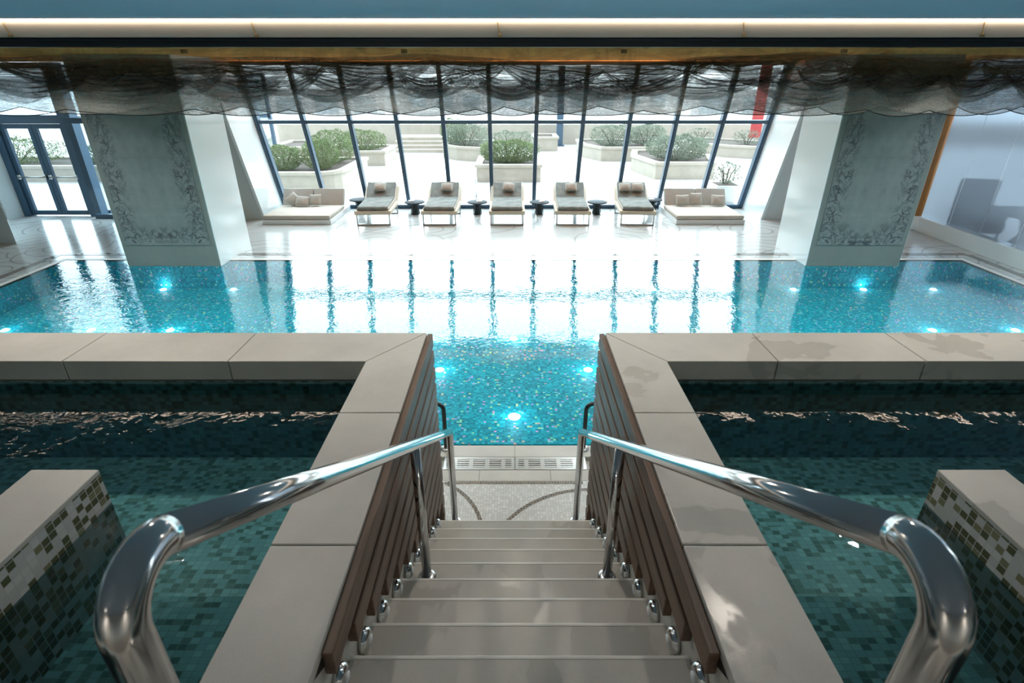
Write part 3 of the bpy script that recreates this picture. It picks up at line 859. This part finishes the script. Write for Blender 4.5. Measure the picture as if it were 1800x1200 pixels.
# ------------------------------------------------------------------ terrace planters and shrubs
def rim_poly(pts, d):
    # offset a ccw polygon outward
    n = len(pts); out = []
    for i in range(n):
        p0, p1, p2 = Vector(pts[i-1]), Vector(pts[i]), Vector(pts[(i+1)%n])
        e0 = (p1-p0).normalized(); e1 = (p2-p1).normalized()
        n0 = Vector((e0.y,-e0.x)); n1 = Vector((e1.y,-e1.x)); b = (n0+n1).normalized()
        out.append(tuple(p1 + b*(d/max(.3,b.dot(n0)))))
    return out
def planter(pts, h, label):
    c = Vector((sum(p[0] for p in pts)/len(pts), sum(p[1] for p in pts)/len(pts)))
    loc = [(p[0]-c.x, p[1]-c.y) for p in pts]
    r = empty('planter', (c.x,c.y,-.005)); tag(r, label, 'planter', 'limestone planters on the terrace')
    MB().prism(loc, 0, h-.09).build('planter_wall', M['planter'], r)
    o = rim_poly(loc, .05); inn = rim_poly(loc, -.18); n = len(loc)
    vs = [(x,y,h-.09) for x,y in o]+[(x,y,h) for x,y in o]+[(x,y,h) for x,y in inn]+[(x,y,h-.12) for x,y in inn]
    fs = []
    for i in range(n):
        j = (i+1)%n
        fs += [(i,j,n+j,n+i),(n+i,n+j,2*n+j,2*n+i),(2*n+i,2*n+j,3*n+j,3*n+i)]
    fs.append(tuple(reversed(range(n))))
    MB().add(vs, fs).build('rim', M['planter'], r)
    MB().prism(rim_poly(loc, -.17), h-.12, h-.06).build('soil', M['soil'], r)
    return r
def shrub(x, y, z, rx, ry, hh, mat, label, nleaf=5200, leaf=.042, name='shrub', group='clipped shrubs in the terrace planters'):
    r = empty(name, (x,y,z)); tag(r, label, 'shrub', group)
    rnd = random.Random(int((x+50)*100+y*7))
    vs = []; fs = []
    for i in range(nleaf):
        a = rnd.uniform(0,2*PI); zz = rnd.random()
        sh = rnd.random()**.35
        k = (1-abs(2*zz-1)**3.2)**.5
        k *= (abs(math.cos(a))**3+abs(math.sin(a))**3)**(-1/3)
        bump = 1+.16*noise.noise((math.cos(a)*2.1+x, math.sin(a)*2.1+y, zz*3))
        px = rx*k*sh*math.cos(a)*bump; py = ry*k*sh*math.sin(a)*bump; pz = .02+hh*zz*(.92+.14*noise.noise((px*3+x,py*3,y)))
        d = Vector((rnd.gauss(0,1),rnd.gauss(0,1),rnd.gauss(.5,1))).normalized()
        u = d.orthogonal().normalized(); w = d.cross(u)
        L = leaf*rnd.uniform(.6,1.3); P = Vector((px,py,pz))
        b = len(vs)
        vs += [P-u*L*.35, P+d*L*.1+w*L*.35*.0-w*L*.4, P+u*L*.35, P+d*L*.3+w*L*.9]
        fs.append((b,b+1,b+2,b+3))
    MB().add(vs, fs).build('foliage', mat, r)
    mb = MB()
    for k in range(7):
        a = k*2*PI/7; mb.tube([(.05*math.cos(a),.05*math.sin(a),-.05),(rx*.35*math.cos(a),ry*.35*math.sin(a),hh*.45),(rx*.6*math.cos(a),ry*.6*math.sin(a),hh*.75)], .012, 6)
    mb.build('stems', M['stem'], r)
    return r
PH = .55
# left front planter with a rounded corner
pts = [(-8.3,16.5),(-5.9,16.5)] + [(-5.9+.75*math.sin(a), 17.25-.75*math.cos(a)) for a in (.4,.8,1.2,1.57)] + [(-5.15,20.0),(-8.3,20.0)]
planter(pts, PH, 'limestone planter with a rounded corner behind the left daybed')
shrub(-7.1,17.4,PH-.07,.62,.65,.78,M['leaf'],'left green shrub in the planter with the rounded corner')
shrub(-5.95,17.6,PH-.07,.50,.7,.95,M['leaf'],'right green shrub in the planter with the rounded corner')
shrub(-6.1,19.1,PH-.07,.8,.6,1.05,M['leaf'],'green shrub at the back of the planter with the rounded corner')
planter([(-9.2,21.2),(-6.75,21.2),(-6.75,23.8),(-9.2,23.8)], .75, 'far limestone planter at the left by the glass box')
planter([(-6.55,21.8),(-4.92,21.8),(-4.92,24.0),(-6.55,24.0)], PH, 'square limestone planter left of the terrace steps')
shrub(-5.95,22.6,PH-.07,.95,.7,.80,M['leaf'],'clipped shrub in the square planter left of the terrace steps')
planter([(-2.95,24.2),(-2.3,23.4),(-1.45,23.0),(-.8,23.0),(-.8,26.2),(-2.95,26.2)], PH, 'angled limestone planter right of the terrace steps')
shrub(-1.95,24.3,PH-.07,.95,.8,.90,M['leaf_blue'],'grey green shrub in the angled planter right of the terrace steps')
shrub(-2.6,25.5,PH-.07,.6,.6,1.0,M['leaf'],'small green shrub at the back of the angled planter')
planter([(-1.17,18.1),(.90,18.1),(.90,20.4),(-1.17,20.4)], PH, 'limestone planter at the centre behind the middle lounger')
shrub(-.12,18.95,PH-.07,.98,.6,.76,M['leaf'],'clipped green hedge filling the centre planter',8500)
shrub(-.1,21.6,0,1.1,.6,1.40,M['leaf_blue'],'grey green shrub standing on the paving behind the centre planter', 5200)
planter([(.95,26.6),(2.10,26.6),(2.10,28.4),(.95,28.4)], .62, 'small pale limestone planter far behind the centre, without a shrub')
planter([(2.95,24.6),(3.6,23.1),(5.6,23.1),(6.6,24.2),(6.6,26.4),(2.95,26.4)], PH, 'angled limestone planter behind the fourth lounger')
shrub(4.25,24.2,PH-.07,1.0,.8,.88,M['leaf_blue'],'grey green shrub, left one in the angled planter behind the fourth lounger')
shrub(5.75,24.6,PH-.07,.8,.8,.86,M['leaf_blue'],'grey green shrub, right one in the angled planter behind the fourth lounger')
planter([(4.35,20.7),(4.75,18.65),(6.70,18.65),(7.2,20.6),(6.7,22.2),(4.7,22.2)], PH, 'angled limestone planter behind the fifth lounger')
shrub(5.72,19.75,PH-.07,1.05,.75,.85,M['leaf_blue'],'grassy grey green hedge in the angled planter behind the fifth lounger',8500)
planter([(7.6,26.0),(9.2,24.3),(13.0,22.4),(13.6,24.2),(9.0,28.0)], .5, 'long low limestone planter at the far right of the terrace')
for x, y, lab in ((8.6,26.3,'small dark shrub at the left end of the long low planter'),(10.3,25.2,'low shrub in the middle of the long low planter'),(11.6,24.4,'low shrub at the right end of the long low planter')):
    shrub(x,y,.44,.6,.5,.6,M['leaf_blue'],lab,900)
# white pot with a young olive
r = empty('plant_pot', (5.75,15.05,-.005)); tag(r, 'white square pot outside by the right end of the window', 'pot')
mb = MB().hexa([(-.24,-.24,0),(.24,-.24,0),(.24,.24,0),(-.24,.24,0),(-.32,-.32,.46),(.32,-.32,.46),(.32,.32,.46),(-.32,.32,.46)]); mb.build('pot_body', M['white_pot'], r, .01)
MB().box(-.27,.27,-.27,.27,.461,.472).build('soil', M['soil'], r)
shrub(5.75,15.05,.47,.36,.36,.55,M['leaf_pale'],'sparse pale young olive in the white square pot',420,.05,'olive_bush','olive in the pot')
shrub(-7.3,15.6,.0,.22,.22,.9,M['leaf_pale'],'thin bare twiggy plant outside by the left end of the window',160,.05,'olive_bush','twiggy plant')
# terrace steps
ts = empty('terrace_steps', (-4.1,26,-.005)); struct(ts, 'wide pale stone steps rising at the back of the terrace', 'steps')
for k in range(4): MB().box(-1.4,1.3,k*.4,k*.4+2.5-.4*k,k*.14,(k+1)*.14).build('step', M['planter'], ts, .01)
struct(MB().box(-12,30,29.5,30.0,-.1,.95).build('wall_terrace', M['planter']), 'low limestone wall along the back of the terrace', 'wall')
# bollard-like light by the second table
b = empty('bollard_light', (-1.02,15.4,-.005)); tag(b, 'slim pale bollard outside the glass behind the second lounger', 'bollard')
MB().lathe([(.03,0),(.03,.55),(.02,.6)], n=14).build('post', M['steel_brushed'], b); MB().lathe([(.06,0),(.06,.02),(.03,.03)], n=16).build('base_plate', M['steel_brushed'], b)
# glass box on the left
gb = empty('glass_box', (-10.2,21.5,-.005)); tag(gb, 'blue framed glass enclosure at the far left of the terrace', 'glass enclosure')
MB().box(-1.3,1.3,-.04,.04,0,.45).build('base_panel', M['blue_frame'], gb)
mb = MB()
for x in (-1.3,-.45,.4,1.25): mb.box(x-.04,x+.08,-.06,.06,.45,3.2)
mb.box(-1.3,1.3,-.06,.06,1.75,1.85).box(-1.3,1.3,-.06,.06,3.1,3.2).build('frame', M['blue_frame'], gb)
MB().quad((-1.3,0,.45),(1.3,0,.45),(1.3,0,3.1),(-1.3,0,3.1)).build('glass_pane', M['door_glass'], gb)
# tall posts and a red banner
p = empty('terrace_post', (2.35,28.8,-.005)); tag(p, 'tall blue grey post behind the small centre planter', 'post')
MB().box(-.16,.16,-.16,.16,0,3.6).build('post_body', M['blue_frame'], p, .01); MB().box(-.24,.24,-.24,.24,0,.05).build('base_plate', M['blue_frame'], p)
rb = empty('banner', (11.1,26.5,-.005)); tag(rb, 'red banner on a post at the right edge of the window view', 'banner')
MB().tube([(0,0,0),(0,0,4.4)], .05, 12).build('pole', M['steel_brushed'], rb); MB().box(-.25,.25,-.10,-.06,.6,4.3).build('banner_cloth', M['red'], rb)
# distant buildings
def building(cx, y, w, h, d, label, rows, cols, mat):
    r = empty('building', (cx,y,-.3)); tag(r, label, 'building', 'pale buildings beyond the terrace')
    MB().box(-w/2,w/2,0,d,0,h).build('walls', mat, r)
    MB().box(-w/2-.2,w/2+.2,-.2,d+.2,h,h+.4).build('roof', M['facade'], r)
    for i in range(rows):
        for j in range(cols):
            x = -w/2+w*(j+.5)/cols; z = .9+i*3.0
            if z+1.2 > h: continue
            MB().box(x-w/cols*.3,x+w/cols*.3,-.03,.05,z,z+1.2).build('window', M['facade_glass'], r)
    return r
building(-19,46,18,2.2,8,'low pale building at the far left beyond the terrace',1,6,M['facade'])
building(2.5,57,31,2.3,8,'long pale building far behind the centre of the terrace',1,12,M['facade'])
building(24,46,20,2.2,8,'pale building at the far right beyond the terrace',1,6,M['facade'])
# shrubs and low wall outside the left door
planter([(-20.5,18.2),(-12.6,18.2),(-12.6,20.5),(-20.5,20.5)], .5, 'limestone planter outside the left double door')
shrub(-16.9,19.2,.43,1.7,.8,.85,M['leaf'],'dark green hedge seen through the left leaf of the double door',6000)
shrub(-14.0,19.4,.43,.9,.7,.6,M['leaf_blue'],'low grey green shrub seen through the right leaf of the double door',3000)
planter([(-13.6,24.0),(-10.9,24.0),(-10.9,26.5),(-13.6,26.5)], .7, 'far limestone planter seen through the right door leaf')
shrub(-12.3,24.8,.62,1.0,.8,.9,M['leaf_blue'],'far grey green shrub seen behind the glass side wall of the door',1800)

# ------------------------------------------------------------------ sheer balloon blind
DYB = 5.80
def nz(x, y=0, z=0): return noise.noise((x, y, z))
ties = [-6.9]
rt = random.Random(11)
while ties[-1] < 6.9: ties.append(ties[-1]+rt.uniform(.55,1.35))
def swag(x, tl):
    for a, b in zip(tl[:-1], tl[1:]):
        if a <= x <= b:
            t = (x-a)/(b-a); return 4*t*(1-t)
    return 0
ties2 = [t+.45+.1*nz(t*3) for t in ties]; ties2 = [-7.4] + ties2; ties3 = [-7.2] + [t-.35+.2*nz(t*5+2) for t in ties[1:]] + [7.6]
bl = empty('sheer_blind', (0,DYB,3.33)); tag(bl, 'long sheer brown balloon blind gathered in swags under the ceiling', 'blind')
X0, X1, NU = -6.8, 6.8, 620
def sheet(nm, mat, fn, nv, parent, edge=None):
    vs = []; fs = []
    for j in range(nv+1):
        v = j/nv
        for i in range(NU+1):
            u = X0+(X1-X0)*i/NU
            vs.append(fn(u, v))
    for j in range(nv):
        for i in range(NU):
            a = j*(NU+1)+i; fs.append((a,a+1,a+NU+2,a+NU+1))
    o = MB().add(vs, fs, True).build(nm, mat, parent)
    return o
def top_fn(u, v):
    z = -.02-.25*v
    y = .02+.012*math.sin(u*37+3*nz(u*2))*(.3+v)+.03*nz(u*1.2, v*2)
    z += -.02*swag(u, ties)*v
    return (u, y, z)
sheet('top_panel', M['sheer_top'], top_fn, 14, bl)
def fold_fn(sd, tl, zt, c0, N, b, a, yo, sagk):
    def fn(u, v):
        sg = swag(u, tl)
        amp = (.45+1.0*abs(nz(u*1.3+sd, v*2.2, sd)))*min(1, v*6)*min(1,(1-v)*6+.25)*(.35+.65*sg)
        ph = 2*PI*(N*v + .45*nz(u*.9+sd, v*1.3, 2) + .2*nz(u*2.7, v*2, sd))
        lift = .085*nz(u*.55+sd*3, 1.7, 5)
        z = zt+lift - (c0+sagk*sg)*v + .022*nz(u*1.9+sd, v*2.5, 5) + b*amp*math.cos(ph)
        y = yo + a*amp*math.sin(ph) + .07*sg*v
        tight = (1-sg)**4
        y += .025*tight*math.sin(u*70+v*5)
        return (u, y, z)
    return fn
sheet('upper_swag', M['sheer_fold'], fold_fn(1.0, ties, -.145, .09, 7, .020, .06, .05, .21), 110, bl)
sheet('middle_swag', M['sheer_fold'], fold_fn(13.3, ties3, -.165, .12, 7, .020, .06, .09, .20), 110, bl)
sheet('lower_swag', M['sheer_fold'], fold_fn(7.7, ties2, -.20, .15, 7, .020, .05, .13, .19), 110, bl)
def hem_fn(u, v):
    sg = swag(u, ties2)
    z = -.30+(-.60+.30)*v - .06*sg*v + .02*nz(u*1.1, 4, 0)*v + .012*math.sin(v*9+4*nz(u*.8))*(1-v)
    y = .10+.04*math.sin(v*8+3*nz(u*1.3))
    return (u, y, z)
hem_a = sheet('hem_panel', M['sheer_hem'], hem_fn, 30, bl)
def hem2_fn(u, v):
    sg = swag(u, ties)
    z = -.33+(-.575+.33)*v - .075*sg*v + .02*nz(u*1.4, 9, 0)*v
    y = .17+.03*math.sin(v*7+3*nz(u*1.1+5))
    return (u, y, z)
hem_b = sheet('hem_panel', M['sheer_hem'], hem2_fn, 30, bl)
for fn, hp in ((hem_fn, hem_a), (hem2_fn, hem_b)):
    MB().tube([fn(X0+(X1-X0)*i/400, 1) for i in range(401)], .004, 5).build('hem_edge', M['hem_edge'], hp)
# track
trk = empty('blind_track', (0,5.74,3.345)); tag(trk, 'black blind track running under the lit fascia', 'curtain track')
MB().box(-6.9,6.9,-.085,.0,-.075,-.001).build('track_profile', M['black'], trk, .004)
mb = MB().box(-6.9,6.9,-.115,-.086,-.03,-.01); mb.build('track_lip', M['black'], trk)
for x, k in ((-4.75,'left, with a loose loop'),(-4.55,'second from the left end'),(-2.33,'above the left edge of the window'),(-.13,'at the middle of the track'),(2.07,'above the fourth lounger'),(4.22,'second from the right end'),(4.68,'right, bent sideways')):
    o = empty('wire_hook', (x,5.592,3.36)); tag(o, f'thin brass wire hook on the fascia, {k}', 'hook', 'wire hooks on the fascia')
    pts = [(0,0,-.01),(-.02,-.004,.08),(-.03,-.004,.19)]
    if 'loop' in k: pts = [(-.03,0,0),(.0,-.004,.07),(.0,-.004,.15),(.04,-.004,.10),(.03,-.004,.05),(-.05,0,-.005)]
    if 'bent' in k: pts = [(.04,0,-.01),(.0,-.004,.05),(-.02,-.004,.09),(.02,-.004,.16)]
    MB().tube(pts, .005, 8).build('wire', M['gold_wire'], o)
    MB().box(-.02,.02,-.006,.005,-.014,.004).build('clip', M['gold_wire'], o)

# small sign on the left wall
o = MB().box(-11.92,-11.905,12.3,12.6,1.42,1.6).build('wall_sign', M['grey_wall'], None, .003); tag(o, 'small dark plate on the white wall left of the double door', 'sign')

# recessed downlights over the hot tubs
dl = empty('downlight', (0,0,0))
MB().lathe([(.055,-.0),(.075,-.004),(.075,.0)], n=24).build('trim_ring', M['white_powder'], dl)
MB().lathe([(.05,-.003),(.001,-.003)], n=24).build('lens', M['downlight'], dl)
NEAR = [(-3.0,3.5,13),(0,3.5,9),(3.0,3.5,13),(-1.46,2.54,4),(1.46,2.54,4),(-2.6,-2.3,24),(2.6,-2.3,24)]  # last pair unseen, added to wash the back wall and lift the ceiling
FAR = [(x,y,12) for y in (6.5,7.8) for x in (-6.9,-4.2,-1.4,1.4,4.2,6.9)]  # invented ceiling cans, added to brighten the pool floor
for i, (x, y, p) in enumerate(NEAR):
    o = dl if i == 0 else dup(dl)
    o.location = (x,y,3.479)
    tag(o, 'small round downlight recessed in the blue grey ceiling', 'downlight', 'ceiling downlights over the hot tubs')
cn = empty('added_can_light', (0,0,0))
MB().lathe([(.032,-.018),(.032,-.04),(.037,-.044),(.040,-.04),(.040,.0),(.032,.0)], n=24).build('can', M['added_can_bronze'], cn)
MB().lathe([(.031,-.016),(.031,-.019),(.001,-.020)], n=20).build('lens', M['downlight'], cn)
for i, (x, y, p) in enumerate(FAR):
    o = cn if i == 0 else dup(cn)
    o.location = (x,y,3.3445)
    tag(o, 'small bronze can light added under the bronze ceiling to brighten the pool', 'downlight', 'added can lights over the pool')

# ------------------------------------------------------------------ lights
def area(name, loc, rot, sx, sy, power, color, spread=PI):
    l = bpy.data.lights.new(name, 'AREA'); l.shape = 'RECTANGLE'; l.size = sx; l.size_y = sy
    l.energy = power; l.color = color; l.spread = spread
    o = bpy.data.objects.new(name, l); COL.objects.link(o); o.location = loc; o.rotation_euler = rot
    return o
# daylight portal in the window opening helps sampling the sky
pt = area('sky_portal', (0,GY-.6+.25,1.7), (0,0,0), 11.8, 3.5, 1, (1,1,1))
pt.rotation_euler = (-PI/2-math.atan(TANG)*0, 0, 0)
pt.data.cycles.is_portal = True
for x, y, p in NEAR: area('downlight_lamp', (x,y,3.468), (0,0,0), .1, .1, p, (1.0,.90,.79), 2.6)
for x, y, p in FAR: area('added_pool_fill_lamp', (x,y,3.29), (0,0,0), .05, .05, p, (.84,.97,1.0), 2.2)  # fill for the pool floor, from the added cans
area('header_glow', (0,12.3,3.05), (PI-.5,0,0), 11.6, .05, 34, (1.0,.56,.25), 1.9)
area('cove_glow', (-.5,5.565,3.60), (0,0,0), 13, .05, .6, (1.0,.78,.58))
ld = bpy.data.lights.new('pool_lamp','POINT'); ld.energy = 1.5; ld.color = (.80,.97,1.0); ld.shadow_soft_size = .05
lf = ld.copy(); lf.energy = .5; lf.shadow_soft_size = .05
for x, y in LAMPS:
    o = bpy.data.objects.new('pool_lamp', lf if y > 9 else ld); COL.objects.link(o); o.location = (x,y,PZ+(.08 if y > 9 else .16))

w = bpy.data.worlds.new('overcast'); S.world = w; w.use_nodes = True
t = w.node_tree; t.nodes.clear()
tc = t.nodes.new('ShaderNodeTexCoord'); dp = t.nodes.new('ShaderNodeVectorMath'); dp.operation = 'DOT_PRODUCT'
dp.inputs[1].default_value = Vector((0.05,.88,.47)).normalized()
rp = t.nodes.new('ShaderNodeValToRGB'); rp.color_ramp.elements[0].position = .0; rp.color_ramp.elements[0].color = (.16,.18,.2,1)
rp.color_ramp.elements[1].position = 1.0; rp.color_ramp.elements[1].color = (.83,.96,1.0,1)
e = rp.color_ramp.elements.new(.6); e.color = (.37,.45,.50,1)
bg = t.nodes.new('ShaderNodeBackground'); bg.inputs[1].default_value = 6.8
wo = t.nodes.new('ShaderNodeOutputWorld')
t.links.new(tc.outputs['Generated'], dp.inputs[0]); t.links.new(dp.outputs['Value'], rp.inputs[0]); t.links.new(rp.outputs[0], bg.inputs[0]); t.links.new(bg.outputs[0], wo.inputs[0])

# ------------------------------------------------------------------ camera
cam = bpy.data.cameras.new('camera'); co = bpy.data.objects.new('camera', cam); COL.objects.link(co)
co.location = (-.025,0,3.0); co.rotation_euler = (math.radians(90-25.84),0,0)
cam.lens = 19.0; cam.sensor_width = 36; cam.clip_start = .05; cam.clip_end = 300
cam.dof.use_dof = True; cam.dof.focus_distance = 8; cam.dof.aperture_fstop = 6.3
S.camera = co
S.view_settings.view_transform = 'Standard'; S.view_settings.look = 'None'
S.view_settings.exposure = .88; S.view_settings.gamma = 1; S.view_settings.use_curve_mapping = False
S.cycles.use_denoising = True
S.cycles.transparent_max_bounces = 48
S.cycles.max_bounces = 10
S.cycles.sample_clamp_indirect = 6
S.cycles.caustics_reflective = False
